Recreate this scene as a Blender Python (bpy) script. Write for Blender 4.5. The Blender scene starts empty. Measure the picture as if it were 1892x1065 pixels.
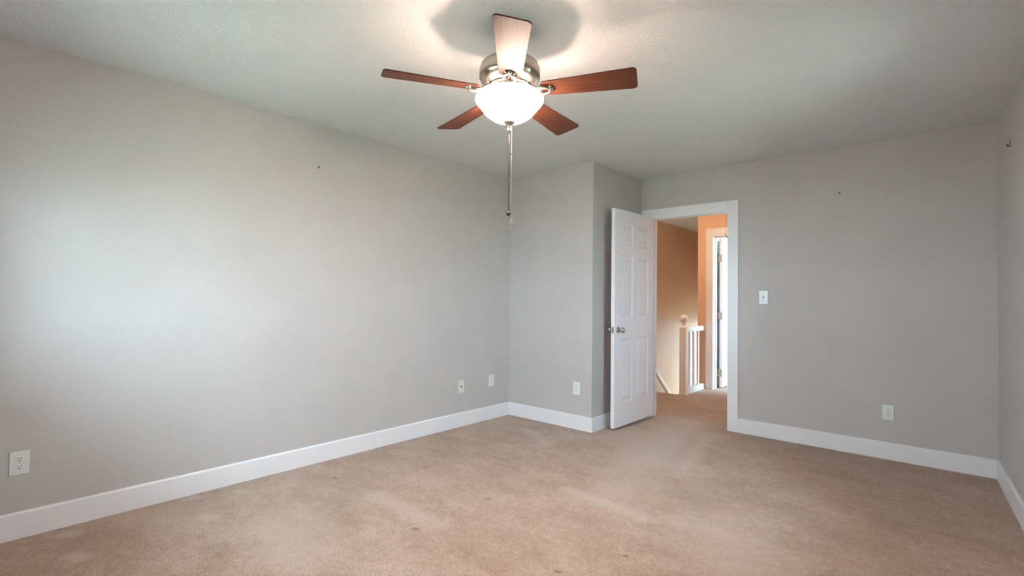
import bpy, bmesh, math, random
from mathutils import Vector, Matrix
random.seed(7)
S = bpy.context.scene
C = S.collection
PI = math.pi

# ------------------------------------------------------------------ camera
F_PX = 917.70
YAW, PITCH, ROLL = -0.7265, 0.0186, 0.0100
CAM = Vector((3.4266, -3.8220, 1.2024))
_cy, _sy, _cp, _sp = math.cos(YAW), math.sin(YAW), math.cos(PITCH), math.sin(PITCH)
_f = Vector((_sy * _cp, _cy * _cp, _sp))
_r = Vector((_cy, -_sy, 0))
_u = _r.cross(_f)
_c, _s = math.cos(ROLL), math.sin(ROLL)
_r2, _u2 = _c * _r + _s * _u, -_s * _r + _c * _u
cam_d = bpy.data.cameras.new('camera')
cam = bpy.data.objects.new('camera', cam_d)
C.objects.link(cam)
cam_d.sensor_width = 36.0
cam_d.lens = F_PX / 1892 * 36
cam_d.clip_start = 0.02
cam.matrix_world = Matrix(((_r2.x, _u2.x, -_f.x, CAM.x), (_r2.y, _u2.y, -_f.y, CAM.y),
                           (_r2.z, _u2.z, -_f.z, CAM.z), (0, 0, 0, 1)))
S.camera = cam

# ------------------------------------------------------------------ view and sky
S.view_settings.view_transform = 'Standard'
S.view_settings.look = 'None'
S.view_settings.gamma = 1.0
S.view_settings.use_curve_mapping = False
S.view_settings.exposure = 0.38
world = bpy.data.worlds.new('overcast_sky')
S.world = world
world.use_nodes = True
bg = world.node_tree.nodes['Background']
bg.inputs['Color'].default_value = (0.57, 0.85, 1.0, 1)
bg.inputs['Strength'].default_value = 24.0

# room measures (metres)
H = 2.44
W, D2, RX, RA = 0.9989, 0.9222, 3.6547, 0.0569      # closet bump width, recess depth, right wall
Y0 = -4.15                                            # wall behind the camera
RDIR = Vector((math.sin(RA), -math.cos(RA), 0))       # right wall runs from (RX, D2) towards the camera
RNIN = Vector((-math.cos(RA), -math.sin(RA), 0))      # its inward normal
HX0, HX1, HY0, HY1 = -0.08, 2.35, 1.05, 2.93          # hall
SX = 0.82                                             # stairwell right side
STY = 2.25                                            # top nosing
FY = 6.0                                              # far end
DX0, DX1, DZ = 1.118, 1.878, 2.022                    # bedroom doorway
EX0, EX1, EZ = 1.035, 1.76, 2.035                     # far doorway


def portal(name, loc, direction, sx, sy):
    l = bpy.data.lights.new(name, 'AREA')
    l.shape = 'RECTANGLE'
    l.size, l.size_y = sx, sy
    l.cycles.is_portal = True
    o = bpy.data.objects.new(name, l)
    C.objects.link(o)
    o.location = loc
    o.rotation_euler = Vector(direction).to_track_quat('-Z', 'Z').to_euler()
    return o


# window openings: (along-wall start, end, sill, head)
WIN_A = (0.44, 1.62, 0.92, 1.85)     # x range in the wall behind the camera, near the left corner
WIN_R = (1.50, 2.12, 0.75, 1.95)     # distance along the right wall from the back corner
WIN_FAR = (3.25, 5.60, 0.35, 2.2)   # y range in the far room's right wall
FRX = 3.2
WIN_ST = (-0.02, 0.76, -2.6, 0.8)    # x range in the stairwell's end wall
portal('portal_corner', ((WIN_A[0] + WIN_A[1]) / 2, Y0 - 0.16, (WIN_A[2] + WIN_A[3]) / 2), (0, 1, 0), WIN_A[1] - WIN_A[0], WIN_A[3] - WIN_A[2])
_m = (WIN_R[0] + WIN_R[1]) / 2
portal('portal_right', Vector((RX, D2, (WIN_R[2] + WIN_R[3]) / 2)) + RDIR * _m - RNIN * 0.16, RNIN, WIN_R[1] - WIN_R[0], WIN_R[3] - WIN_R[2])
portal('portal_far', (FRX + 0.16, (WIN_FAR[0] + WIN_FAR[1]) / 2, (WIN_FAR[2] + WIN_FAR[3]) / 2), (-1, 0, 0), WIN_FAR[1] - WIN_FAR[0], WIN_FAR[3] - WIN_FAR[2])
portal('portal_stair', ((WIN_ST[0] + WIN_ST[1]) / 2, FY + 0.16, (WIN_ST[2] + WIN_ST[3]) / 2), (0, -1, 0), WIN_ST[1] - WIN_ST[0], WIN_ST[3] - WIN_ST[2])


# ------------------------------------------------------------------ materials
def mat(name):
    m = bpy.data.materials.new(name)
    m.use_nodes = True
    nt = m.node_tree
    return m, nt, nt.nodes['Principled BSDF']


def noise(nt, scale, detail=4, rough=0.55, vec=None):
    n = nt.nodes.new('ShaderNodeTexNoise')
    n.inputs['Scale'].default_value = scale
    n.inputs['Detail'].default_value = detail
    n.inputs['Roughness'].default_value = rough
    if vec is not None:
        nt.links.new(vec, n.inputs['Vector'])
    return n


def coords(nt, scale=(1, 1, 1), rot=(0, 0, 0), kind='Object'):
    tc = nt.nodes.new('ShaderNodeTexCoord')
    mp = nt.nodes.new('ShaderNodeMapping')
    mp.inputs['Scale'].default_value = scale
    mp.inputs['Rotation'].default_value = rot
    nt.links.new(tc.outputs[kind], mp.inputs['Vector'])
    return mp.outputs['Vector']


def ramp(nt, fac, stops):
    r = nt.nodes.new('ShaderNodeValToRGB')
    e = r.color_ramp.elements
    while len(e) < len(stops):
        e.new(0.5)
    for el, (p, c) in zip(e, stops):
        el.position = p
        el.color = (*c, 1)
    nt.links.new(fac, r.inputs['Fac'])
    return r


def bump(nt, height, bsdf, strength, dist, normal=None):
    b = nt.nodes.new('ShaderNodeBump')
    b.inputs['Strength'].default_value = strength
    b.inputs['Distance'].default_value = dist
    nt.links.new(height, b.inputs['Height'])
    if normal is not None:
        nt.links.new(normal, b.inputs['Normal'])
    nt.links.new(b.outputs['Normal'], bsdf.inputs['Normal'])
    return b.outputs['Normal']


def math_node(nt, op, a, b=None, c=None, clamp=False):
    n = nt.nodes.new('ShaderNodeMath')
    n.operation = op
    n.use_clamp = clamp
    for i, v in enumerate((a, b, c)):
        if v is None:
            continue
        if isinstance(v, (int, float)):
            n.inputs[i].default_value = v
        else:
            nt.links.new(v, n.inputs[i])
    return n.outputs[0]


def mix(nt, fac, a, b):
    n = nt.nodes.new('ShaderNodeMix')
    n.data_type = 'RGBA'
    for sock, v in ((n.inputs[0], fac), (n.inputs[6], a), (n.inputs[7], b)):
        if isinstance(v, tuple):
            sock.default_value = (*v, 1)
        elif isinstance(v, (int, float)):
            sock.default_value = v
        else:
            nt.links.new(v, sock)
    return n.outputs[2]


def paint(name, col, rough=0.55, bump_s=0.12, var=0.015):
    m, nt, b = mat(name)
    v = coords(nt)
    n1 = noise(nt, 3.0, 3, vec=v)
    lo = tuple(max(0, c - var) for c in col)
    hi = tuple(c + var for c in col)
    r = ramp(nt, n1.outputs['Fac'], ((0.3, lo), (0.7, hi)))
    nt.links.new(r.outputs['Color'], b.inputs['Base Color'])
    b.inputs['Roughness'].default_value = rough
    b.inputs['Specular IOR Level'].default_value = 0.3
    n2 = noise(nt, 240, 3, vec=v)
    bump(nt, n2.outputs['Fac'], b, bump_s, 0.0012)
    return m


def simple(name, col, rough=0.4, metal=0.0, spec=0.5, noise_scale=60, var=0.01):
    m, nt, b = mat(name)
    n1 = noise(nt, noise_scale, 2, vec=coords(nt))
    lo = tuple(max(0, c - var) for c in col)
    hi = tuple(c + var for c in col)
    r = ramp(nt, n1.outputs['Fac'], ((0.3, lo), (0.7, hi)))
    nt.links.new(r.outputs['Color'], b.inputs['Base Color'])
    b.inputs['Roughness'].default_value = rough
    b.inputs['Metallic'].default_value = metal
    b.inputs['Specular IOR Level'].default_value = spec
    return m


M = {}
M['wall'] = paint('grey_wall_paint', (0.54, 0.506, 0.494))
M['hall'] = paint('tan_hall_paint', (0.78, 0.50, 0.345))
M['far'] = paint('white_room_paint', (0.78, 0.79, 0.80))
M['trim'] = paint('white_trim_paint', (0.86, 0.835, 0.855), 0.32, 0.03, 0.006)
M['door'] = paint('white_door_paint', (0.88, 0.835, 0.87), 0.38, 0.05, 0.006)
M['hallceiling'] = paint('hall_ceiling_paint', (0.72, 0.68, 0.64), 0.8, 0.3)
M['plastic'] = simple('white_plastic', (0.80, 0.80, 0.79), 0.3)
M['almond'] = simple('almond_plastic', (0.76, 0.70, 0.67), 0.3)
M['slot'] = simple('dark_slot', (0.02, 0.02, 0.02), 0.7)
M['toggle'] = simple('grey_toggle', (0.42, 0.42, 0.42), 0.35)
M['screw'] = simple('painted_screw', (0.62, 0.62, 0.61), 0.35, 0.3)
M['dark'] = simple('dark_bronze', (0.035, 0.022, 0.015), 0.6, 0.0, 0.3)
M['iron'] = simple('dark_iron', (0.05, 0.045, 0.04), 0.5, 0.6)
M['hinge'] = simple('antique_hinge', (0.36, 0.29, 0.25), 0.4, 0.8)
M['cord'] = simple('brown_cord', (0.30, 0.18, 0.11), 0.8)
M['chain'] = simple('nickel_chain', (0.42, 0.38, 0.35), 0.55, 0.5)
M['hole'] = simple('nail_hole', (0.03, 0.03, 0.025), 0.9)

# brushed nickel with fine turning marks
m, nt, b = mat('brushed_nickel')
v = coords(nt, (2, 2, 260))
n1 = noise(nt, 4, 3, vec=v)
r = ramp(nt, n1.outputs['Fac'], ((0.3, (0.50, 0.45, 0.38)), (0.7, (0.66, 0.60, 0.52))))
nt.links.new(r.outputs['Color'], b.inputs['Base Color'])
b.inputs['Metallic'].default_value = 1.0
b.inputs['Roughness'].default_value = 0.28
M['nickel'] = m
m, nt, b = mat('satin_nickel')
n1 = noise(nt, 90, 2, vec=coords(nt))
r = ramp(nt, n1.outputs['Fac'], ((0.3, (0.52, 0.48, 0.44)), (0.7, (0.60, 0.56, 0.52))))
nt.links.new(r.outputs['Color'], b.inputs['Base Color'])
b.inputs['Metallic'].default_value = 1.0
b.inputs['Roughness'].default_value = 0.2
M['satin'] = m

# cherry wood blades, grain along the blade
m, nt, b = mat('cherry_wood')
v = coords(nt, (1.6, 26, 8))
n1 = noise(nt, 4.5, 6, 0.6, v)
r = ramp(nt, n1.outputs['Fac'], ((0.25, (0.05, 0.016, 0.009)), (0.5, (0.10, 0.031, 0.016)), (0.78, (0.165, 0.056, 0.028))))
nt.links.new(r.outputs['Color'], b.inputs['Base Color'])
b.inputs['Roughness'].default_value = 0.48
b.inputs['Specular IOR Level'].default_value = 0.2
M['wood'] = m

# lit frosted bowl
m, nt, b = mat('lit_frosted_glass')
n1 = noise(nt, 7, 3, vec=coords(nt))
r = ramp(nt, n1.outputs['Fac'], ((0.3, (1.0, 0.77, 0.61)), (0.7, (1.0, 0.80, 0.65))))
nt.links.new(r.outputs['Color'], b.inputs['Emission Color'])
tc = nt.nodes.new('ShaderNodeTexCoord')            # bulbs sit low: the belly glows more than the flared rim
sp_ = nt.nodes.new('ShaderNodeSeparateXYZ')
nt.links.new(tc.outputs['Object'], sp_.inputs[0])
mr = nt.nodes.new('ShaderNodeMapRange')
mr.inputs['From Min'].default_value = -0.352
mr.inputs['From Max'].default_value = -0.322
mr.inputs['To Min'].default_value = 116.0
mr.inputs['To Max'].default_value = 9.0
nt.links.new(sp_.outputs['Z'], mr.inputs['Value'])
nt.links.new(mr.outputs['Result'], b.inputs['Emission Strength'])
b.inputs['Base Color'].default_value = (0.9, 0.88, 0.84, 1)
b.inputs['Roughness'].default_value = 0.25
M['bowl'] = m

m, nt, b = mat('lit_landing_glass')
n1 = noise(nt, 9, 2, vec=coords(nt))
r = ramp(nt, n1.outputs['Fac'], ((0.3, (1.0, 0.76, 0.52)), (0.7, (1.0, 0.80, 0.58))))
nt.links.new(r.outputs['Color'], b.inputs['Emission Color'])
b.inputs['Emission Strength'].default_value = 3.0
M['landing_glass'] = m

# clear glass (thin panes and the little pendant)
m, nt, b = mat('window_glass')
nt.nodes.remove(b)
tr = nt.nodes.new('ShaderNodeBsdfTransparent')
gl = nt.nodes.new('ShaderNodeBsdfGlossy')
gl.inputs['Roughness'].default_value = 0.02
fr = nt.nodes.new('ShaderNodeFresnel')
fr.inputs['IOR'].default_value = 1.3
mx = nt.nodes.new('ShaderNodeMixShader')
nt.links.new(fr.outputs[0], mx.inputs[0])
nt.links.new(tr.outputs[0], mx.inputs[1])
nt.links.new(gl.outputs[0], mx.inputs[2])
nt.links.new(mx.outputs[0], nt.nodes['Material Output'].inputs['Surface'])
M['glass'] = m
m, nt, b = mat('crystal')
b.inputs['Base Color'].default_value = (0.93, 0.96, 0.90, 1)
b.inputs['Transmission Weight'].default_value = 0.85
b.inputs['IOR'].default_value = 1.45
b.inputs['Roughness'].default_value = 0.05
M['crystal'] = m

# stippled ceiling
m, nt, b = mat('stippled_ceiling')
v = coords(nt)
n0 = noise(nt, 2.0, 3, vec=v)
r = ramp(nt, n0.outputs['Fac'], ((0.3, (0.865, 0.835, 0.84)), (0.7, (0.89, 0.86, 0.865))))
nt.links.new(r.outputs['Color'], b.inputs['Base Color'])
b.inputs['Roughness'].default_value = 0.85
b.inputs['Specular IOR Level'].default_value = 0.15
n1 = noise(nt, 75, 4, 0.6, v)
n2 = noise(nt, 190, 2, 0.5, v)
h = math_node(nt, 'ADD', n1.outputs['Fac'], math_node(nt, 'MULTIPLY', n2.outputs['Fac'], 0.5))
bump(nt, h, b, 0.85, 0.010)
M['ceiling'] = m

# carpet: cut pile with brushed lighter tracks, furniture dents, the dark ones with painted shade
m, nt, b = mat('beige_carpet')
tc = nt.nodes.new('ShaderNodeTexCoord')
V = tc.outputs['Object']
nA = noise(nt, 1.5, 5, 0.62, V)
stretch = nt.nodes.new('ShaderNodeMapping')
stretch.inputs['Rotation'].default_value = (0, 0, math.radians(38))
stretch.inputs['Scale'].default_value = (1.3, 2.3, 1)
nt.links.new(V, stretch.inputs['Vector'])
nB = noise(nt, 2.6, 5, 0.65, stretch.outputs['Vector'])
patch = math_node(nt, 'ADD', math_node(nt, 'MULTIPLY', nA.outputs['Fac'], 0.55), math_node(nt, 'MULTIPLY', nB.outputs['Fac'], 0.45))
rp = ramp(nt, patch, ((0.38, (0.36, 0.235, 0.165)), (0.5, (0.425, 0.285, 0.21)), (0.64, (0.50, 0.355, 0.28))))
nC = noise(nt, 260, 2, 0.6, V)
nD = noise(nt, 105, 2, 0.6, V)
tuft = math_node(nt, 'ADD', math_node(nt, 'MULTIPLY', nC.outputs['Fac'], 0.55), math_node(nt, 'MULTIPLY', nD.outputs['Fac'], 0.45))
nM = noise(nt, 24, 4, 0.65, V)
rm = ramp(nt, nM.outputs['Fac'], ((0.35, (0.91, 0.905, 0.90)), (0.65, (1.09, 1.09, 1.095))))
ml0 = nt.nodes.new('ShaderNodeMix')
ml0.data_type = 'RGBA'
ml0.blend_type = 'MULTIPLY'
ml0.inputs[0].default_value = 1.0
nt.links.new(rp.outputs['Color'], ml0.inputs[6])
nt.links.new(rm.outputs['Color'], ml0.inputs[7])
rt = ramp(nt, tuft, ((0.36, (0.55, 0.52, 0.49)), (0.5, (0.97, 0.97, 0.97)), (0.64, (1.34, 1.34, 1.34))))
mul = nt.nodes.new('ShaderNodeMix')
mul.data_type = 'RGBA'
mul.blend_type = 'MULTIPLY'
mul.inputs[0].default_value = 1.0
nt.links.new(ml0.outputs[2], mul.inputs[6])
nt.links.new(rt.outputs['Color'], mul.inputs[7])
col = mul.outputs[2]
sep = nt.nodes.new('ShaderNodeSeparateXYZ')
nt.links.new(V, sep.inputs[0])
wob = noise(nt, 14, 3, 0.6, V)


def spot(x0, y0, x1, y1, rad, soft):
    """mask of a capsule from (x0,y0) to (x1,y1) on the floor, wobbly edge"""
    dx, dy = x1 - x0, y1 - y0
    L2 = dx * dx + dy * dy
    px = math_node(nt, 'SUBTRACT', sep.outputs['X'], x0)
    py = math_node(nt, 'SUBTRACT', sep.outputs['Y'], y0)
    if L2 > 1e-9:
        t = math_node(nt, 'ADD', math_node(nt, 'MULTIPLY', px, dx / L2), math_node(nt, 'MULTIPLY', py, dy / L2), clamp=True)
        px = math_node(nt, 'SUBTRACT', px, math_node(nt, 'MULTIPLY', t, dx))
        py = math_node(nt, 'SUBTRACT', py, math_node(nt, 'MULTIPLY', t, dy))
    d = math_node(nt, 'SQRT', math_node(nt, 'ADD', math_node(nt, 'MULTIPLY', px, px), math_node(nt, 'MULTIPLY', py, py)))
    d = math_node(nt, 'ADD', d, math_node(nt, 'MULTIPLY', math_node(nt, 'SUBTRACT', wob.outputs['Fac'], 0.5), rad * 1.2))
    mr = nt.nodes.new('ShaderNodeMapRange')
    mr.interpolation_type = 'SMOOTHSTEP'
    mr.inputs['From Min'].default_value = rad - soft
    mr.inputs['From Max'].default_value = rad + soft
    mr.inputs['To Min'].default_value = 1
    mr.inputs['To Max'].default_value = 0
    nt.links.new(d, mr.inputs['Value'])
    return mr.outputs['Result']


LIGHT, DARK = (0.58, 0.45, 0.38), (0.15, 0.085, 0.045)
# brushed tracks and worn patches
for (x0, y0, x1, y1, rad, soft, k) in (
        (1.616, -1.234, 2.141, -1.288, 0.045, 0.05, 0.40), (0.537, -0.336, 0.935, -0.573, 0.05, 0.06, 0.30),
        (0.815, -2.099, 1.40, -2.10, 0.05, 0.06, 0.28), (1.50, 0.95, 1.72, -0.3, 0.16, 0.22, 0.40),
        (1.80, 0.70, 2.02, -0.52, 0.05, 0.06, 0.25), (1.3, 0.2, 1.9, -1.0, 0.15, 0.2, 0.22),
        (1.1, -2.74, 0.75, -2.6, 0.14, 0.16, 0.28), (0.35, -2.95, 0.15, -3.1, 0.10, 0.14, 0.25),
        (2.5, -1.15, 2.85, -1.6, 0.16, 0.22, 0.30)):
    f = math_node(nt, 'MULTIPLY', spot(x0, y0, x1, y1, rad, soft), k * 1.5)
    col = mix(nt, f, col, LIGHT)
dents = None  # dark dents carry the shade of their pits in the colour
for (x, y, dark, rad) in ((0.17, -2.64, 0, .03), (0.067, -2.865, 0, .03), (0.418, -2.897, 0, .04), (0.382, -2.125, 1, .014),
                          (1.348, -2.212, 1, .016), (1.353, -1.678, 1, .014), (0.389, -1.601, 1, .012), (0.151, -1.01, 1, .014),
                          (0.125, -3.42, 0, .035), (0.435, -3.434, 0, .04), (2.279, -1.719, 1, .013), (2.127, -2.038, 1, .012)):
    if dark:
        rad *= 0.75
    sp = spot(x - rad * .5, y, x + rad * .5, y + rad * .5, rad, rad * 0.8)
    col = mix(nt, math_node(nt, 'MULTIPLY', sp, 0.7 if dark else 0.45), col, DARK if dark else (0.64, 0.51, 0.43))
    dents = sp if dents is None else math_node(nt, 'MAXIMUM', dents, sp)
nt.links.new(col, b.inputs['Base Color'])
b.inputs['Roughness'].default_value = 0.95
b.inputs['Specular IOR Level'].default_value = 0.05
b.inputs['Sheen Weight'].default_value = 0.25
b.inputs['Sheen Roughness'].default_value = 0.6
hh = math_node(nt, 'SUBTRACT', tuft, math_node(nt, 'MULTIPLY', dents, 0.9))
bump(nt, hh, b, 0.8, 0.012)
M['carpet'] = m

# lawn outside
m, nt, b = mat('lawn')
n1 = noise(nt, 0.8, 6, vec=coords(nt))
r = ramp(nt, n1.outputs['Fac'], ((0.3, (0.30, 0.32, 0.22)), (0.7, (0.42, 0.44, 0.33))))
nt.links.new(r.outputs['Color'], b.inputs['Base Color'])
b.inputs['Roughness'].default_value = 0.95
M['lawn'] = m


# ------------------------------------------------------------------ mesh helpers
def box(bm, x0, x1, y0, y1, z0, z1):
    vs = [bm.verts.new((x, y, z)) for z in (z0, z1) for y in (y0, y1) for x in (x0, x1)]
    for f in ((0, 2, 3, 1), (4, 5, 7, 6), (0, 1, 5, 4), (2, 6, 7, 3), (0, 4, 6, 2), (1, 3, 7, 5)):
        bm.faces.new([vs[i] for i in f])
    return vs


def xf(bm, mat4, verts):
    bmesh.ops.transform(bm, matrix=mat4, verts=verts)


def prism(bm, poly, axis, a0, a1):
    """extrude a 2D polygon; axis 'y': poly=(x,z); axis 'x': poly=(y,z); axis 'z': poly=(x,y)"""
    def P(p, a):
        return {'y': (p[0], a, p[1]), 'x': (a, p[0], p[1]), 'z': (p[0], p[1], a)}[axis]
    A = [bm.verts.new(P(p, a0)) for p in poly]
    B = [bm.verts.new(P(p, a1)) for p in poly]
    n = len(poly)
    bm.faces.new(A)
    bm.faces.new(B[::-1])
    for i in range(n):
        bm.faces.new((A[i], B[i], B[(i + 1) % n], A[(i + 1) % n]))
    return A + B


def lathe(bm, prof, seg=48, cx=0, cy=0):
    """profile of (radius, z) spun about z; radius 0 makes a pole"""
    rings = []
    allv = []
    for r, z in prof:
        if r < 1e-6:
            v = bm.verts.new((cx, cy, z))
            rings.append([v])
            allv.append(v)
        else:
            ring = [bm.verts.new((cx + r * math.cos(2 * PI * i / seg), cy + r * math.sin(2 * PI * i / seg), z)) for i in range(seg)]
            rings.append(ring)
            allv += ring
    for a, b_ in zip(rings, rings[1:]):
        for i in range(seg):
            j = (i + 1) % seg
            if len(a) == 1 and len(b_) == 1:
                continue
            if len(a) == 1:
                bm.faces.new((a[0], b_[i], b_[j]))
            elif len(b_) == 1:
                bm.faces.new((a[i], b_[0], a[j]))
            else:
                bm.faces.new((a[i], b_[i], b_[j], a[j]))
    return allv


def tube(bm, pts, rad, seg=10, closed=False):
    pts = [Vector(p) for p in pts]
    n = len(pts)
    rings = []
    allv = []
    up = Vector((0, 0, 1))
    for i, p in enumerate(pts):
        if closed:
            t = (pts[(i + 1) % n] - pts[i - 1]).normalized()
        else:
            t = (pts[min(i + 1, n - 1)] - pts[max(i - 1, 0)]).normalized()
        ref = up if abs(t.dot(up)) < 0.95 else Vector((1, 0, 0))
        a = t.cross(ref).normalized()
        c = t.cross(a)
        rr = rad[i] if isinstance(rad, (list, tuple)) else rad
        ring = [bm.verts.new(p + rr * (math.cos(2 * PI * k / seg) * a + math.sin(2 * PI * k / seg) * c)) for k in range(seg)]
        rings.append(ring)
        allv += ring
    for i in range(n if closed else n - 1):
        A, B = rings[i], rings[(i + 1) % n]
        for k in range(seg):
            bm.faces.new((A[k], A[(k + 1) % seg], B[(k + 1) % seg], B[k]))
    if not closed:
        bm.faces.new(rings[0][::-1])
        bm.faces.new(rings[-1])
    return allv


def ball(bm, loc, r, seg=16):
    g = bmesh.ops.create_uvsphere(bm, u_segments=seg, v_segments=max(6, seg // 2), radius=r)
    xf(bm, Matrix.Translation(loc), g['verts'])
    return g['verts']


def obj(name, bm, material, parent=None, smooth=None, bevel=0.0, bseg=2):
    bmesh.ops.recalc_face_normals(bm, faces=bm.faces)
    me = bpy.data.meshes.new(name)
    bm.to_mesh(me)
    bm.free()
    me.materials.append(material)
    o = bpy.data.objects.new(name, me)
    C.objects.link(o)
    if parent is not None:
        o.parent = parent
    if bevel:
        md = o.modifiers.new('bevel', 'BEVEL')
        md.width = bevel
        md.segments = bseg
        md.limit_method = 'ANGLE'
        md.angle_limit = math.radians(40)
    if smooth:
        for p in me.polygons:
            p.use_smooth = True
        if smooth < 180:
            me.set_sharp_from_angle(angle=math.radians(smooth))
    return o


def B():
    return bmesh.new()


def tag(o, label, cat, group=None):
    o['label'] = label
    o['category'] = cat
    if group:
        o['group'] = group
    return o


def struct(name, bm, material, label=None, cat=None, **kw):
    o = obj(name, bm, material, **kw)
    o['kind'] = 'structure'
    if label:
        tag(o, label, cat)
    return o


def thing(name, loc, label, cat, rotz=0.0, group=None):
    o = bpy.data.objects.new(name, None)
    o.empty_display_size = 0.1
    C.objects.link(o)
    o.location = loc
    o.rotation_euler = (0, 0, rotz)
    return tag(o, label, cat, group)


# ------------------------------------------------------------------ room shell
T = 0.12
RY0 = Y0
RLEN = (D2 - Y0) / math.cos(RA) + 0.02
rcorner = Vector((RX, D2, 0)) + RDIR * RLEN
XR = rcorner.x + 0.2

# floor: one carpet through bedroom, doorway, hall and far room
bm = B()
box(bm, -T, XR, Y0 - T, D2 + 0.0, -0.15, 0)
box(bm, HX0, HX1, D2, STY, -0.15, 0)
box(bm, SX, HX1, STY, HY1 + T, -0.15, 0)
box(bm, SX, FRX + T, HY1 + T, FY + T, -0.15, 0)
struct('floor', bm, M['carpet'], 'beige cut pile carpet over the bedroom and landing floor', 'floor')

bm = B()
box(bm, -T, XR, Y0 - T, D2 + T, H, H + 0.15)
struct('ceiling', bm, M['ceiling'], 'white stippled bedroom ceiling', 'ceiling')

bm = B()
box(bm, -T, 0, Y0 - T, 0, 0, H)
struct('wall_left', bm, M['wall'], 'long grey left wall', 'wall')
bm = B()
prism(bm, [(-T, 0), (W, 0), (W, D2), (W - T, D2), (W - T, T), (-T, T)], 'z', 0, H)
struct('wall_closet', bm, M['wall'], 'grey closet bump-out wall in the far left corner', 'wall')
bm = B()
box(bm, W - T, DX0 - 0.02, D2, D2 + T, 0, H)
box(bm, DX1 + 0.02, RX + 0.3, D2, D2 + T, 0, H)
box(bm, DX0 - 0.02, DX1 + 0.02, D2, D2 + T, DZ + 0.02, H)
struct('wall_back', bm, M['wall'], 'grey back wall with the doorway', 'wall')


def rmat():
    """local frame of the right wall: x along the wall from back corner towards camera, y outward, z up"""
    out = -RNIN
    return Matrix(((RDIR.x, out.x, 0, RX), (RDIR.y, out.y, 0, D2), (0, 0, 1, 0), (0, 0, 0, 1)))


bm = B()
for a in ((-0.02, WIN_R[0], 0, H), (WIN_R[1], RLEN + T, 0, H), (WIN_R[0], WIN_R[1], 0, WIN_R[2]), (WIN_R[0], WIN_R[1], WIN_R[3], H)):
    box(bm, a[0], a[1], 0, T, a[2], a[3])
xf(bm, rmat(), bm.verts)
struct('wall_right', bm, M['wall'], 'grey right wall at the right edge', 'wall')
bm = B()
for a in ((0, WIN_A[0], 0, H), (WIN_A[1], XR, 0, H), (WIN_A[0], WIN_A[1], 0, WIN_A[2]), (WIN_A[0], WIN_A[1], WIN_A[3], H)):
    box(bm, a[0], a[1], Y0 - T, Y0, a[2], a[3])
struct('wall_near', bm, M['wall'], 'grey wall behind the camera', 'wall')


def window(name, w, h, mw, label):
    """sash window in local frame x 0..w, y 0 inner face..T outward, z 0..h"""
    root = bpy.data.objects.new(name, None)
    C.objects.link(root)
    root.matrix_world = mw
    root['kind'] = 'structure'
    tag(root, label, 'window')
    bm = B()
    t = 0.045
    for a in ((0, w, 0, t), (0, w, h - t, h), (0, t, t, h - t), (w - t, w, t, h - t), (t, w - t, h / 2 - 0.02, h / 2 + 0.02), (w / 2 - 0.03, w / 2 + 0.03, t, h - t)):
        box(bm, a[0], a[1], 0.05, 0.095, a[2], a[3])
    obj('window_frame', bm, M['trim'], root)
    bm = B()
    c = 0.085
    for a in ((-c, w + c, h, h + c), (-c, 0, 0, h), (w, w + c, 0, h), (-c, w + c, -c, -0.03)):
        box(bm, a[0], a[1], -0.016, 0, a[2], a[3])
    obj('window_casing', bm, M['trim'], root)
    bm = B()
    box(bm, -c - 0.02, w + c + 0.02, -0.05, 0.05, -0.03, 0)
    obj('window_sill', bm, M['trim'], root)
    bm = B()
    box(bm, t * .6, w - t * .6, 0.07, 0.074, t * .6, h - t * .6)
    obj('pane', bm, M['glass'], root)


window('window_1', WIN_A[1] - WIN_A[0], WIN_A[3] - WIN_A[2], Matrix.Translation((WIN_A[1], Y0, WIN_A[2])) @ Matrix.Rotation(PI, 4, 'Z'), 'bedroom window behind the camera near the left corner')
window('window_2', WIN_R[1] - WIN_R[0], WIN_R[3] - WIN_R[2], rmat() @ Matrix.Translation((WIN_R[0], 0, WIN_R[2])), 'bedroom window in the right wall beside the camera')
window('window_3', WIN_FAR[1] - WIN_FAR[0], WIN_FAR[3] - WIN_FAR[2], Matrix.Translation((FRX, WIN_FAR[1], WIN_FAR[2])) @ Matrix.Rotation(-PI / 2, 4, 'Z'), 'window of the bright room beyond the landing')
window('window_4', WIN_ST[1] - WIN_ST[0], WIN_ST[3] - WIN_ST[2], Matrix.Translation((WIN_ST[0], FY, WIN_ST[2])), 'window low in the stairwell')

bm = B()
box(bm, -60, 60, -60, 60, -3.3, -3.0)
struct('ground', bm, M['lawn'], 'lawn outside below the windows', 'ground')

# baseboards: flat board with an eased top edge
BH, BT = 0.128, 0.015


def board(bm, p0, p1, normal, h=BH, t=BT):
    p0, p1, n = Vector((*p0, 0)), Vector((*p1, 0)), Vector((*normal, 0)).normalized()
    prof = [(0, 0), (t, 0), (t, h - 0.008), (t - 0.006, h), (0, h)]
    A = [bm.verts.new(p0 + n * a + Vector((0, 0, z))) for a, z in prof]
    Bv = [bm.verts.new(p1 + n * a + Vector((0, 0, z))) for a, z in prof]
    k = len(prof)
    bm.faces.new(A)
    bm.faces.new(Bv[::-1])
    for i in range(k):
        bm.faces.new((A[i], Bv[i], Bv[(i + 1) % k], A[(i + 1) % k]))


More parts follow.
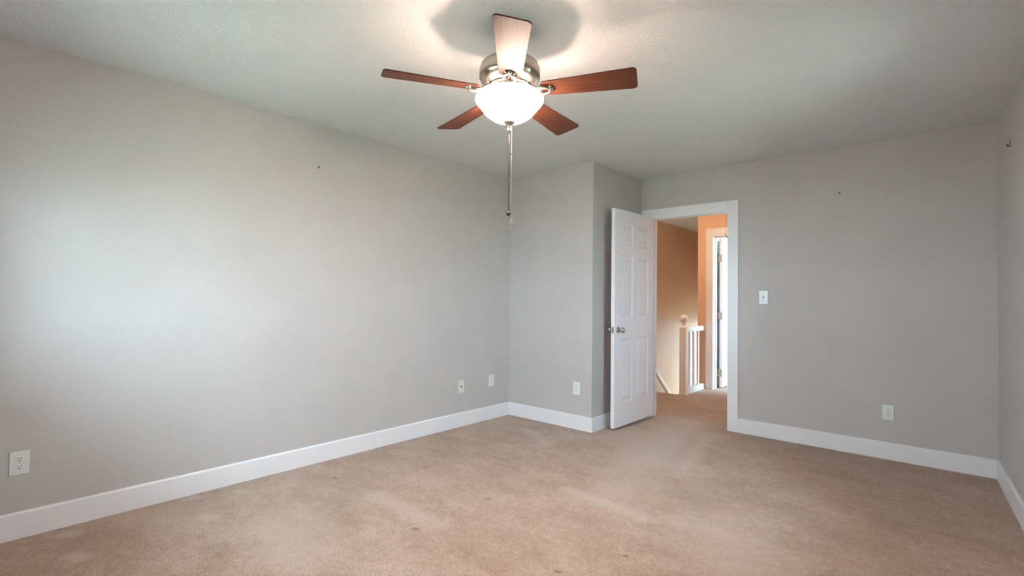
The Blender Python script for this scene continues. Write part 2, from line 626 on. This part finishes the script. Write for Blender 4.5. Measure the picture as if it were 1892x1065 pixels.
CL, CR = 1.014, DX1 + 0.09
bm = B(); board(bm, (0, Y0), (0, -BT), (1, 0)); struct('baseboard_left', bm, M['trim'], 'white baseboard along the left wall', 'baseboard')
bm = B(); board(bm, (0, 0), (W + BT, 0), (0, -1)); struct('baseboard_closet', bm, M['trim'], 'white baseboard on the front of the closet bump-out', 'baseboard')
bm = B(); board(bm, (W, 0), (W, D2), (1, 0)); struct('baseboard_recess', bm, M['trim'], 'white baseboard on the side of the closet bump-out behind the door', 'baseboard')
bm = B(); board(bm, (CR, D2), (RX, D2), (0, -1)); struct('baseboard_back', bm, M['trim'], 'white baseboard right of the doorway', 'baseboard')
bm = B()
pe = Vector((RX, D2, 0)) + RDIR * (RLEN - 0.02)
board(bm, (RX, D2), (pe.x, pe.y), (RNIN.x, RNIN.y))
struct('baseboard_right', bm, M['trim'], 'white baseboard along the right wall', 'baseboard')
bm = B(); board(bm, (0, Y0), (XR - 0.25, Y0), (0, 1)); struct('baseboard_near', bm, M['trim'], 'white baseboard behind the camera', 'baseboard')

# bedroom doorway: jamb, stop and flat casing
bm = B()
box(bm, DX0 - 0.02, DX0, D2, D2 + T + 0.005, 0, DZ)
box(bm, DX1, DX1 + 0.02, D2, D2 + T + 0.005, 0, DZ)
box(bm, DX0 - 0.02, DX1 + 0.02, D2, D2 + T + 0.005, DZ, DZ + 0.02)
box(bm, DX0, DX0 + 0.012, D2 + 0.045, D2 + 0.085, 0, DZ)
box(bm, DX1 - 0.012, DX1, D2 + 0.045, D2 + 0.085, 0, DZ)
box(bm, DX0, DX1, D2 + 0.045, D2 + 0.085, DZ - 0.012, DZ)
struct('trim_1', bm, M['trim'], 'white jamb lining the bedroom doorway', 'door jamb')
bm = B()
CT = 0.018
box(bm, CL, DX0 - 0.004, D2 - CT, D2, 0, DZ - 0.012)
box(bm, DX1 - 0.004, CR, D2 - CT, D2, 0, 2.113)
box(bm, CL, DX1 - 0.004, D2 - CT, D2, DZ - 0.012, 2.113)
struct('trim_2', bm, M['trim'], 'flat white casing around the bedroom doorway', 'door casing', bevel=0.003)


# ------------------------------------------------------------------ six panel doors
def door_leaf(bm, L, Hd, t):
    """leaf in local frame: x 0 (hinge)..L, y 0..t thickness, z 0..Hd, moulded panels on both faces"""
    st, mu = 0.112, 0.098
    pw = (L - 2 * st - mu) / 2
    xs = [(st, st + pw), (st + pw + mu, L - st)]
    zs = [(0.215, 0.80), (1.005, 1.578), (1.675, 1.872)]
    rect = [(x0, x1, z0, z1) for x0, x1 in xs for z0, z1 in zs]
    gx = sorted({0, L, *[v for r_ in xs for v in r_]})
    gz = sorted({0, Hd, *[v for r_ in zs for v in r_]})
    for face, sgn in ((0.0, 1), (t, -1)):
        for i in range(len(gx) - 1):
            for k in range(len(gz) - 1):
                x0, x1, z0, z1 = gx[i], gx[i + 1], gz[k], gz[k + 1]
                if (x0, x1, z0, z1) in rect:
                    prev = None
                    for ins, dep in ((0, 0), (0.007, 0.011), (0.014, 0.0125), (0.034, 0.004), (0.038, 0.003)):
                        y = face + sgn * dep
                        ring = [bm.verts.new(c) for c in ((x0 + ins, y, z0 + ins), (x1 - ins, y, z0 + ins), (x1 - ins, y, z1 - ins), (x0 + ins, y, z1 - ins))]
                        if prev:
                            for q in range(4):
                                bm.faces.new((prev[q], prev[(q + 1) % 4], ring[(q + 1) % 4], ring[q]))
                        prev = ring
                    bm.faces.new(prev)
                else:
                    bm.faces.new([bm.verts.new(c) for c in ((x0, face, z0), (x1, face, z0), (x1, face, z1), (x0, face, z1))])
    for z in (0, Hd):
        for i in range(len(gx) - 1):
            bm.faces.new([bm.verts.new(c) for c in ((gx[i], 0, z), (gx[i + 1], 0, z), (gx[i + 1], t, z), (gx[i], t, z))])
    for x in (0, L):
        for k in range(len(gz) - 1):
            bm.faces.new([bm.verts.new(c) for c in ((x, 0, gz[k]), (x, t, gz[k]), (x, t, gz[k + 1]), (x, 0, gz[k + 1]))])
    bmesh.ops.remove_doubles(bm, verts=bm.verts, dist=1e-5)


def knob_bm(t, L, z):
    """rosette, neck and round knob on the face y=0 side, pointing -y"""
    bm = B()
    prof = [(0, 0.0), (0.032, 0.0), (0.032, 0.004), (0.027, 0.008), (0.014, 0.010), (0.0125, 0.026), (0.018, 0.032), (0.0265, 0.040),
            (0.0275, 0.050), (0.0245, 0.060), (0.015, 0.066), (0, 0.067)]
    lathe(bm, prof, 28)
    return bm


# bedroom door, opened into the room against the closet side
L, HD, TH = 0.742, 2.0, 0.035
ang = math.radians(1.5)
hinge = Vector((1.151, 0.903, 0.024))
d = Vector((-math.sin(ang), -math.cos(ang), 0))       # leaf direction
nrm = Vector((-math.cos(ang), math.sin(ang), 0))      # thickness direction, away from the camera side
Mdoor = Matrix(((d.x, nrm.x, 0, hinge.x), (d.y, nrm.y, 0, hinge.y), (0, 0, 1, hinge.z), (0, 0, 0, 1)))
bm = B()
door_leaf(bm, L, HD, TH)
door = struct('door_1', bm, M['door'], 'white six-panel bedroom door standing open against the closet wall', 'door')
door.matrix_world = Mdoor
KZ = 0.888
for side in (0, 1):
    bm = knob_bm(TH, L, KZ)
    # local z of the lathe -> -y (front) or +y (back)
    rot = Matrix.Rotation(PI / 2, 4, 'X') if side == 0 else Matrix.Rotation(-PI / 2, 4, 'X')
    xf(bm, Matrix.Translation((L - 0.062, 0 if side == 0 else TH, KZ)) @ rot, bm.verts)
    k = obj('door_knob', bm, M['satin'], door, smooth=50)
    k['label'] = 'brushed nickel round knob'
bm = B()
box(bm, L - 0.0005, L + 0.002, 0.006, TH - 0.006, KZ - 0.03, KZ + 0.03)
box(bm, L, L + 0.011, 0.012, TH - 0.012, KZ - 0.010, KZ + 0.010)
obj('latch_plate', bm, M['satin'], door, bevel=0.001)
for z in (0.2, 1.0, 1.8):
    bm = B()
    lathe(bm, [(0, z - 0.045), (0.006, z - 0.045), (0.006, z + 0.045), (0, z + 0.045)], 12, -0.006, -0.006 + TH)
    box(bm, -0.0025, 0.0, 0.004, TH - 0.002, z - 0.044, z + 0.044)
    obj('hinge', bm, M['hinge'], door)

# ------------------------------------------------------------------ landing and stairwell
bm = B()
box(bm, HX0 - T, HX0, D2 + T, FY + T, -2.9, H)
struct('wall_stair_left', bm, M['hall'], 'tan stairwell wall seen through the doorway', 'wall')
bm = B()
box(bm, SX, EX0 - 0.02, HY1, HY1 + T, -0.0, H)
box(bm, EX1 + 0.02, HX1, HY1, HY1 + T, 0, H)
box(bm, EX0 - 0.02, EX1 + 0.02, HY1, HY1 + T, EZ + 0.02, H)
struct('wall_landing_end', bm, M['hall'], 'tan landing wall around the far doorway', 'wall')
bm = B()
box(bm, HX1, HX1 + T, D2 + T, HY1 + T, 0, H)
box(bm, HX0, DX0 - 0.02, D2 + T, D2 + T + 0.01, 0, H)
box(bm, DX1 + 0.02, HX1, D2 + T, D2 + T + 0.01, 0, H)
box(bm, DX0 - 0.02, DX1 + 0.02, D2 + T, D2 + T + 0.01, DZ + 0.02, H)
struct('wall_landing_side', bm, M['hall'], 'tan landing wall on the bedroom side', 'wall')
bm = B()
box(bm, SX, SX + T, HY1 + T, FY + T, -2.9, H)
box(bm, SX, SX + T, STY, HY1 + T, -2.9, -0.15)
struct('wall_stair_right', bm, M['hall'], 'tan stairwell wall on the right of the stairs', 'wall')
bm = B()
for a in ((HX0, WIN_ST[0], -2.9, H), (WIN_ST[1], SX, -2.9, H), (WIN_ST[0], WIN_ST[1], -2.9, WIN_ST[2]), (WIN_ST[0], WIN_ST[1], WIN_ST[3], H)):
    box(bm, a[0], a[1], FY, FY + T, a[2], a[3])
struct('wall_stair_end', bm, M['hall'], 'tan wall at the foot of the stairs', 'wall')
bm = B()
box(bm, HX0 - T, HX1 + T, D2 + T, FY + T, H, H + 0.15)
box(bm, HX1 + T, FRX + T, HY1, FY + T, H, H + 0.15)
struct('ceiling_landing', bm, M['hallceiling'], 'pale landing ceiling', 'ceiling')
bm = B()
box(bm, HX0, SX, STY, FY + T, -3.0, -2.9)
box(bm, HX0, SX, STY - 0.05, STY, -2.9, -0.15)
struct('floor_stair_foot', bm, M['carpet'], 'carpeted floor at the foot of the stairs', 'floor')
bm = B()
for i in range(13):
    box(bm, HX0 + 0.005, SX - 0.005, STY + 0.001 + 0.235 * i, STY + 0.235 * (i + 1) + 0.02, -2.9, -0.2 * (i + 1))
struct('stairs', bm, M['carpet'], 'carpeted stairs going down from the landing', 'stairs')
# far room
bm = B()
box(bm, SX + T, SX + T + 0.02, HY1 + T, FY, 0, H)
box(bm, SX + T, FRX, FY, FY + T, 0, H)
box(bm, FRX, FRX + T, HY1, WIN_FAR[0], 0, H)
box(bm, FRX, FRX + T, WIN_FAR[1], FY + T, 0, H)
box(bm, FRX, FRX + T, WIN_FAR[0], WIN_FAR[1], 0, WIN_FAR[2])
box(bm, FRX, FRX + T, WIN_FAR[0], WIN_FAR[1], WIN_FAR[3], H)
box(bm, HX1, FRX, HY1, HY1 + T, 0, H)
struct('wall_far_room', bm, M['far'], 'white walls of the bright room beyond the landing', 'wall')
# far doorway
bm = B()
for x0, x1 in ((EX0 - 0.02, EX0), (EX1, EX1 + 0.02)):
    box(bm, x0, x1, HY1 - 0.002, HY1 + T + 0.002, 0, EZ)
box(bm, EX0 - 0.02, EX1 + 0.02, HY1 - 0.002, HY1 + T + 0.002, EZ, EZ + 0.02)
box(bm, EX0, EX0 + 0.012, HY1 + 0.035, HY1 + 0.075, 0, EZ)
box(bm, EX1 - 0.012, EX1, HY1 + 0.035, HY1 + 0.075, 0, EZ)
box(bm, EX0, EX1, HY1 + 0.035, HY1 + 0.075, EZ - 0.012, EZ)
struct('trim_3', bm, M['trim'], 'white jamb lining the far doorway across the landing', 'door jamb')
bm = B()
box(bm, 0.935, EX0 - 0.006, HY1 - 0.018, HY1, 0, EZ + 0.115)
box(bm, EX1 + 0.006, EX1 + 0.10, HY1 - 0.018, HY1, 0, EZ + 0.115)
box(bm, EX0 - 0.006, EX1 + 0.006, HY1 - 0.018, HY1, EZ + 0.006, EZ + 0.115)
struct('trim_4', bm, M['trim'], 'flat white casing around the far doorway', 'door casing', bevel=0.003)
# its open door
bm = B()
door_leaf(bm, 0.715, 2.0, TH)
far = struct('door_2', bm, M['door'], 'white six-panel door open in the bright room beyond the landing', 'door')
far.matrix_world = Matrix(((0, -1, 0, 1.098), (1, 0, 0, 3.066), (0, 0, 1, 0.02), (0, 0, 0, 1)))
for z in (0.19, 0.96, 1.735):
    bm = B()
    box(bm, -0.003, 0.0, 0.003, TH + 0.02, z - 0.048, z + 0.048)
    lathe(bm, [(0, z - 0.05), (0.007, z - 0.05), (0.007, z + 0.05), (0, z + 0.05)], 12, -0.008, TH + 0.022)
    obj('hinge', bm, M['hinge'], far)

# railing along the open side of the stairwell
rail = thing('stair_railing', (0.89, 2.3, 0), 'white railing with ball-topped newel post at the stair head', 'railing')
bm = B()
box(bm, -0.042, 0.042, -0.042, 0.042, 0, 0.835)
np_ = obj('newel_post', bm, M['trim'], rail, bevel=0.004)
bm = B()
lathe(bm, [(0, 0.83), (0.05, 0.83), (0.052, 0.842), (0.046, 0.852), (0.036, 0.860), (0.024, 0.872), (0.021, 0.890), (0.026, 0.896), (0.022, 0.902),
           (0.036, 0.916), (0.047, 0.936), (0.050, 0.953), (0.046, 0.972), (0.034, 0.990), (0.016, 1.0), (0, 1.003)], 28)
obj('finial', bm, M['trim'], np_, smooth=50)
bm = B()
prism(bm, [(-0.03, 0.785), (0.03, 0.785), (0.033, 0.81), (0.03, 0.835), (0.018, 0.846), (-0.018, 0.846), (-0.03, 0.835), (-0.033, 0.81)], 'y', 0.042, HY1 - 2.3)
obj('handrail', bm, M['trim'], rail)
bm = B()
box(bm, -0.036, 0.036, 0.042, HY1 - 2.3, 0, 0.075)
obj('shoe_rail', bm, M['trim'], rail, bevel=0.003)
for y in (0.175, 0.315, 0.455):
    bm = B()
    box(bm, -0.014, 0.014, y - 0.014, y + 0.014, 0.074, 0.79)
    obj('baluster', bm, M['trim'], rail, bevel=0.002)

# handrail on the stairwell wall
hr = thing('stair_handrail', (HX0, 3.0, 0), 'white handrail slanting down the tan stairwell wall', 'handrail')
bm = B()
p0, p1 = Vector((0.065, -0.05, 0.47)), Vector((0.065, 2.4, -1.61))
vs = prism(bm, [(-0.022, -0.03), (0.022, -0.03), (0.024, 0.01), (0.014, 0.028), (-0.014, 0.028), (-0.024, 0.01)], 'y', 0, (p1 - p0).length)
xf(bm, Matrix.Translation(p0) @ Matrix.Rotation(math.atan2(p1.z - p0.z, p1.y - p0.y), 4, 'X'), bm.verts)
obj('rail_bar', bm, M['trim'], hr)
for k in (0.15, 0.8):
    q = p0.lerp(p1, k)
    bm = B()
    tube(bm, [(0, q.y, q.z - 0.09), (0.03, q.y, q.z - 0.085), (0.06, q.y, q.z - 0.06), (0.065, q.y, q.z - 0.028)], 0.007, 8)
    obj('bracket', bm, M['satin'], hr, smooth=60)

# flush lamp on the landing ceiling
lp = thing('landing_lamp', (1.0, 1.75, H), 'small flush dome lamp on the landing ceiling', 'lamp')
bm = B()
lathe(bm, [(0, 0), (0.13, 0), (0.13, -0.022), (0.12, -0.026), (0, -0.026)], 40)
obj('lamp_base', bm, M['nickel'], lp, smooth=40)
bm = B()
lathe(bm, [(0.118, -0.026), (0.112, -0.055), (0.088, -0.082), (0.05, -0.098), (0, -0.103)], 40)
obj('lamp_shade', bm, M['landing_glass'], lp, smooth=60)
l = bpy.data.lights.new('bulb', 'POINT')
l.energy = 16.0
l.color = (1.0, 0.76, 0.50)
l.shadow_soft_size = 0.06
o = bpy.data.objects.new('bulb_light', l)
C.objects.link(o)
o.parent = lp
o.location = (0, 0, -0.17)

# attic hatch pull cord
pc = thing('pull_cord', (1.398, 2.30, H), 'thin brown attic pull cord hanging in front of the far doorway', 'cord')
bm = B()
tube(bm, [(0, 0, 0), (0.001, 0, -0.2), (-0.001, 0, -0.40), (-0.006, 0, -0.455)], 0.0022, 6)
obj('cord', bm, M['cord'], pc)
bm = B()
tube(bm, [(-0.008, 0, -0.452), (-0.009, 0, -0.468), (0.004, 0, -0.475), (0.010, 0, -0.492), (0.017, 0, -0.506), (0.020, 0, -0.50)], 0.0035, 6)
obj('hook', bm, M['dark'], pc)


# ------------------------------------------------------------------ wall plates
def plate_mesh(name, w, h, t, material, parent):
    bm = B()
    box(bm, -w / 2, w / 2, -t, 0, -h / 2, h / 2)
    return obj(name, bm, material, parent, bevel=0.0025, bseg=3)


def screw(parent, z, r=0.003, y=-0.0062):
    bm = B()
    lathe(bm, [(0, 0.0016), (r * 0.7, 0.0014), (r, 0.0), (0, 0)], 12)
    xf(bm, Matrix.Translation((0, y, z)) @ Matrix.Rotation(PI / 2, 4, 'X'), bm.verts)
    return obj('screw', bm, M['screw'], parent)


def outlet(loc, rotz, label):
    t = thing('wall_outlet', loc, label, 'outlet', rotz, 'duplex wall outlets')
    plate_mesh('cover_plate', 0.072, 0.115, 0.0062, M['plastic'], t)
    for sz in (1, -1):
        zc = sz * 0.0195
        bm = B()
        pts = []
        for i in range(40):
            a = 2 * PI * i / 40
            pts.append((0.0172 * math.cos(a), max(-0.0138, min(0.0138, 0.0172 * math.sin(a))) + zc))
        prism(bm, pts, 'y', -0.0085, -0.005)
        r_ = obj('receptacle', bm, M['plastic'], t, bevel=0.001)
        for x, hh in ((-0.0063, 0.0045), (0.0063, 0.0036)):
            bm = B()
            box(bm, x - 0.0011, x + 0.0011, -0.0089, -0.008, zc + 0.004 - hh, zc + 0.004 + hh)
            obj('slot', bm, M['slot'], r_)
        bm = B()
        lathe(bm, [(0, 0), (0.0028, 0), (0.0028, 0.0008), (0, 0.0008)], 12)
        xf(bm, Matrix.Translation((0, -0.0082, zc - 0.0068)) @ Matrix.Rotation(PI / 2, 4, 'X'), bm.verts)
        obj('ground_hole', bm, M['slot'], r_)
    screw(t, 0, 0.003)
    return t


outlet((0, -3.588, 0.366), PI / 2, 'white duplex outlet on the left wall, nearest the camera')
outlet((0, -0.266, 0.376), PI / 2, 'white duplex outlet on the left wall, beside the corner')
outlet((0.837, 0, 0.372), 0, 'white duplex outlet on the closet bump-out, left of the open door')
outlet((3.052, D2, 0.353), 0, 'white duplex outlet on the back wall, right of the doorway')

t = thing('cable_plate', (0, -0.668, 0.367), 'plate with one round cable jack on the left wall, left of the corner outlet', 'wall plate', PI / 2)
plate_mesh('cover_plate', 0.072, 0.115, 0.006, M['almond'], t)
bm = B()
lathe(bm, [(0, 0), (0.0065, 0), (0.0065, 0.003), (0.0045, 0.0035), (0.0045, 0.010), (0.0025, 0.0101), (0.002, 0.006), (0, 0.006)], 16)
xf(bm, Matrix.Translation((0, -0.006, 0)) @ Matrix.Rotation(PI / 2, 4, 'X'), bm.verts)
obj('cable_jack', bm, M['iron'], t, smooth=40)
screw(t, 0.042)
screw(t, -0.042)

t = thing('light_switch', (2.177, D2, 1.223), 'white single toggle light switch right of the doorway', 'light switch')
plate_mesh('cover_plate', 0.072, 0.117, 0.006, M['plastic'], t)
bm = B()
box(bm, -0.0052, 0.0052, -0.0068, -0.005, -0.0125, 0.0125)
sf = obj('switch_slot', bm, M['toggle'], t)
bm = B()
prism(bm, [(-0.005, -0.006), (-0.005, 0.006), (-0.018, 0.010), (-0.019, 0.004)], 'x', -0.0042, 0.0042)
obj('toggle', bm, M['toggle'], t, bevel=0.0008)
screw(t, 0.030)
screw(t, -0.030)

# nails and hook left in the walls
bm = B()
lathe(bm, [(0, 0), (0.0022, 0), (0.0022, 0.010), (0.0065, 0.0105), (0.0065, 0.0125), (0, 0.013)], 12)
xf(bm, Matrix.Translation((2.746, D2, 2.071)) @ Matrix.Rotation(PI / 2, 4, 'X'), bm.verts)
tag(obj('nail', bm, M['iron'], None), 'small dark nail head in the back wall, above and right of the switch', 'nail')
t = thing('wall_anchor', (0, -2.083, 2.122), 'small screw and anchor left high on the left wall', 'wall anchor', PI / 2)
bm = B()
lathe(bm, [(0, 0), (0.006, 0), (0.006, 0.003), (0.003, 0.004), (0.003, 0.012), (0, 0.012)], 12)
xf(bm, Matrix.Translation((0, 0, 0.009)) @ Matrix.Rotation(PI / 2, 4, 'X'), bm.verts)
obj('screw', bm, M['iron'], t)
bm = B()
lathe(bm, [(0, 0), (0.007, 0), (0.007, 0.0015), (0.003, 0.002), (0, 0.001)], 12)
xf(bm, Matrix.Translation((0, 0, -0.010)) @ Matrix.Rotation(PI / 2, 4, 'X'), bm.verts)
obj('anchor', bm, M['screw'], t)
t = thing('picture_hook', (3.6867, 0.3614, 2.158), 'small dark picture hook high on the right wall', 'hook', math.atan2(RNIN.y, RNIN.x) + PI / 2)
bm = B()
box(bm, -0.005, 0.005, -0.002, 0.0, -0.019, 0.022)
obj('back_plate', bm, M['iron'], t)
bm = B()
tube(bm, [(0, -0.001, -0.016), (0, -0.008, -0.021), (0, -0.014, -0.017), (0, -0.015, -0.008)], 0.003, 8)
obj('hook', bm, M['iron'], t)

# ------------------------------------------------------------------ ceiling fan
FX, FYc = 1.914, -2.150
fan = thing('ceiling_fan', (FX, FYc, H), 'ceiling fan with five cherry wood blades and a lit glass bowl', 'ceiling fan')


def fz(z):
    return z - H


bm = B()
lathe(bm, [(0, 0), (0.066, 0), (0.067, -0.006), (0.063, -0.03), (0.045, -0.05), (0.024, -0.056), (0, -0.056)], 48)
obj('canopy', bm, M['nickel'], fan, smooth=50)
bm = B()
lathe(bm, [(0, -0.05), (0.0135, -0.05), (0.0135, -0.16), (0, -0.16)], 24)
obj('downrod', bm, M['nickel'], fan, smooth=50)
bm = B()
lathe(bm, [(0, fz(2.293)), (0.05, fz(2.292)), (0.085, fz(2.287)), (0.112, fz(2.278)), (0.131, fz(2.262)), (0.138, fz(2.243)), (0.139, fz(2.216)),
           (0.1385, fz(2.214)), (0.131, fz(2.211)), (0.131, fz(2.205)), (0.1385, fz(2.202)), (0.137, fz(2.199)), (0.131, fz(2.189)),
           (0.117, fz(2.178)), (0.100, fz(2.170)), (0.086, fz(2.166)), (0, fz(2.166))], 64)
mh = obj('motor_housing', bm, M['nickel'], fan, smooth=35)
bm = B()
lathe(bm, [(0, fz(2.167)), (0.092, fz(2.167)), (0.097, fz(2.162)), (0.092, fz(2.157)), (0.078, fz(2.155)), (0.074, fz(2.150)), (0.086, fz(2.147)),
           (0.089, fz(2.143)), (0.085, fz(2.139)), (0.050, fz(2.137)), (0, fz(2.137))], 64)
obj('light_fitter', bm, M['nickel'], fan, smooth=35)

# blades
BR0, BR1, BPITCH = 0.150, 0.567, math.radians(-11.5)
for k in range(5):
    a = math.radians(-119.18 + 72 * k)
    dz = (0.0, 0.024, 0.0, -0.018, -0.018)[k]
    tilt = math.atan2(dz, BR1)
    ROT = Matrix.Rotation(a, 4, 'Z') @ Matrix.Rotation(-tilt, 4, 'Y')
    bm = B()
    wr, wt, rc = 0.050, 0.071, 0.020
    out = [(BR0, -wr + 0.012), (BR0 + 0.012, -wr)]
    for i in range(7):
        q = -PI / 2 + PI / 2 * i / 6
        out.append((BR1 - rc + rc * math.cos(q), -wt + rc + rc * math.sin(q)))
    for i in range(7):
        q = PI / 2 * i / 6
        out.append((BR1 - rc + rc * math.cos(q), wt - rc + rc * math.sin(q)))
    out += [(BR0 + 0.012, wr), (BR0, wr - 0.012)]
    prism(bm, out, 'z', -0.0028, 0.0028)
    bl = obj('blade', bm, M['wood'], fan, bevel=0.0012)
    bl.matrix_local = Matrix.Translation((0, 0, fz(2.140))) @ ROT @ Matrix.Rotation(BPITCH, 4, 'X')
    # blade iron: arm from the motor, oval loop with a screw boss under the blade
    bm = B()
    tube(bm, [(0.072, 0, fz(2.163) - fz(2.140)), (0.10, 0, 0.016), (0.122, 0, 0.002), (0.136, 0, -0.006)], [0.011, 0.012, 0.010, 0.008], 12)
    loop = []
    for i in range(28):
        q = 2 * PI * i / 28
        loop.append((0.160 + 0.031 * math.cos(q), 0.024 * math.sin(q), -0.0105))
    tube(bm, loop, 0.0068, 10, closed=True)
    ir = obj('blade_iron', bm, M['nickel'], fan, smooth=60)
    ir.matrix_local = Matrix.Translation((0, 0, fz(2.140))) @ ROT @ Matrix.Rotation(BPITCH, 4, 'X')
    bm = B()
    vv = lathe(bm, [(0, 0.0), (0.010, 0.0), (0.010, 0.005), (0.0065, 0.010), (0, 0.011)], 20)
    xf(bm, Matrix.Translation((0.196, 0, -0.003)) @ Matrix.Rotation(PI, 4, 'X'), vv)
    for s in (-1, 1):
        vv = lathe(bm, [(0, 0.0), (0.007, 0.0), (0.007, 0.004), (0.0045, 0.007), (0, 0.0075)], 16)
        xf(bm, Matrix.Translation((0.193, s * 0.017, -0.003)) @ Matrix.Rotation(PI, 4, 'X'), vv)
    obj('screw_boss', bm, M['nickel'], ir, smooth=60)

# glass bowl: bell shaped, open at the top, with wall thickness
prof = [(0.104, 2.139), (0.126, 2.134), (0.145, 2.124), (0.1545, 2.111), (0.155, 2.100), (0.149, 2.088), (0.138, 2.076), (0.127, 2.062),
        (0.114, 2.046), (0.097, 2.030), (0.074, 2.015), (0.046, 2.005), (0.016, 2.000), (0.009, 2.000)]
bm = B()
outer = [(r_, fz(z)) for r_, z in prof]
inner = [(max(0.009, r_ - 0.004), fz(z + 0.003)) for r_, z in prof][::-1]
lathe(bm, outer + inner + [outer[0]], 72)
bmesh.ops.remove_doubles(bm, verts=bm.verts, dist=1e-5)
gb = obj('glass_bowl', bm, M['bowl'], fan, smooth=60)
gb.data.materials.append(M['plastic'])
ctr = Vector((0, 0, fz(2.16)))
for p in gb.data.polygons:                      # the white inner skin of the bowl
    v_ = p.center - ctr
    if p.normal.dot(v_) < 0 and p.center.z < fz(2.139):
        p.material_index = 1
gb['label'] = 'glowing frosted glass bowl'
bm = B()
lathe(bm, [(0, fz(2.008)), (0.026, fz(2.004)), (0.027, fz(2.000)), (0.020, fz(1.994)), (0.012, fz(1.986)), (0.0085, fz(1.977)), (0.0075, fz(1.972)),
           (0.0105, fz(1.969)), (0.0115, fz(1.963)), (0.009, fz(1.957)), (0.004, fz(1.953)), (0, fz(1.952))], 32)
obj('finial', bm, M['nickel'], fan, smooth=50)


def bead_chain(bm, x, y, z0, z1, r, step):
    z = z0
    while z > z1:
        g = bmesh.ops.create_icosphere(bm, subdivisions=1, radius=r)
        xf(bm, Matrix.Translation((x, y, z)), g['verts'])
        z -= step
    tube(bm, [(x, y, z0), (x, y, z1)], r * 0.45, 5)


# first chain: beads, then a dark cord with a turned ball
bm = B()
bead_chain(bm, 0, 0, fz(1.955), fz(1.897), 0.0012, 0.0036)
ch = obj('pull_chain', bm, M['chain'], fan, smooth=180)
bm = B()
tube(bm, [(0, 0, fz(1.905)), (0, 0, fz(1.90))], 0.003, 8)
tube(bm, [(0, 0, fz(1.90)), (0, 0, fz(1.592))], 0.0018, 8)
obj('chain_cord', bm, M['dark'], ch)
bm = B()
ball(bm, (0, 0, fz(1.583)), 0.0105, 20)
k = obj('chain_ball', bm, M['dark'], ch, smooth=180)
k['label'] = 'dark wooden ball at the end of the chain'
# second chain: pale beads and a clear glass drop
ox, oy = 0.0088, 0.0078
bm = B()
bead_chain(bm, ox, oy, fz(2.003), fz(1.557), 0.0010, 0.0032)
ch = obj('pull_chain', bm, M['chain'], fan, smooth=180)
bm = B()
g = ball(bm, (ox, oy, fz(1.858)), 0.0032, 10)
obj('coupling', bm, M['iron'], ch, smooth=180)
bm = B()
loop = [(ox + 0.007 * math.cos(2 * PI * i / 20) * _r.x, oy + 0.007 * math.cos(2 * PI * i / 20) * _r.y, fz(1.549) + 0.007 * math.sin(2 * PI * i / 20)) for i in range(20)]
tube(bm, loop, 0.002, 8, closed=True)
loop = [(ox + 0.0115 * math.cos(2 * PI * i / 24) * _r.x, oy + 0.0115 * math.cos(2 * PI * i / 24) * _r.y, fz(1.529) + 0.0125 * math.sin(2 * PI * i / 24)) for i in range(24)]
tube(bm, loop, 0.0028, 8, closed=True)
k = obj('chain_pendant', bm, M['crystal'], ch, smooth=180)
k['label'] = 'clear glass ring pendant'

# bulbs inside the bowl
for k in range(3):
    a = math.radians(30 + 120 * k)
    l = bpy.data.lights.new('bulb', 'POINT')
    l.energy = 36.0
    l.color = (1.0, 0.74, 0.59)
    l.shadow_soft_size = 0.025
    o = bpy.data.objects.new('bulb_light', l)
    C.objects.link(o)
    o.parent = fan
    o.location = (0.062 * math.cos(a), 0.062 * math.sin(a), fz(2.105))
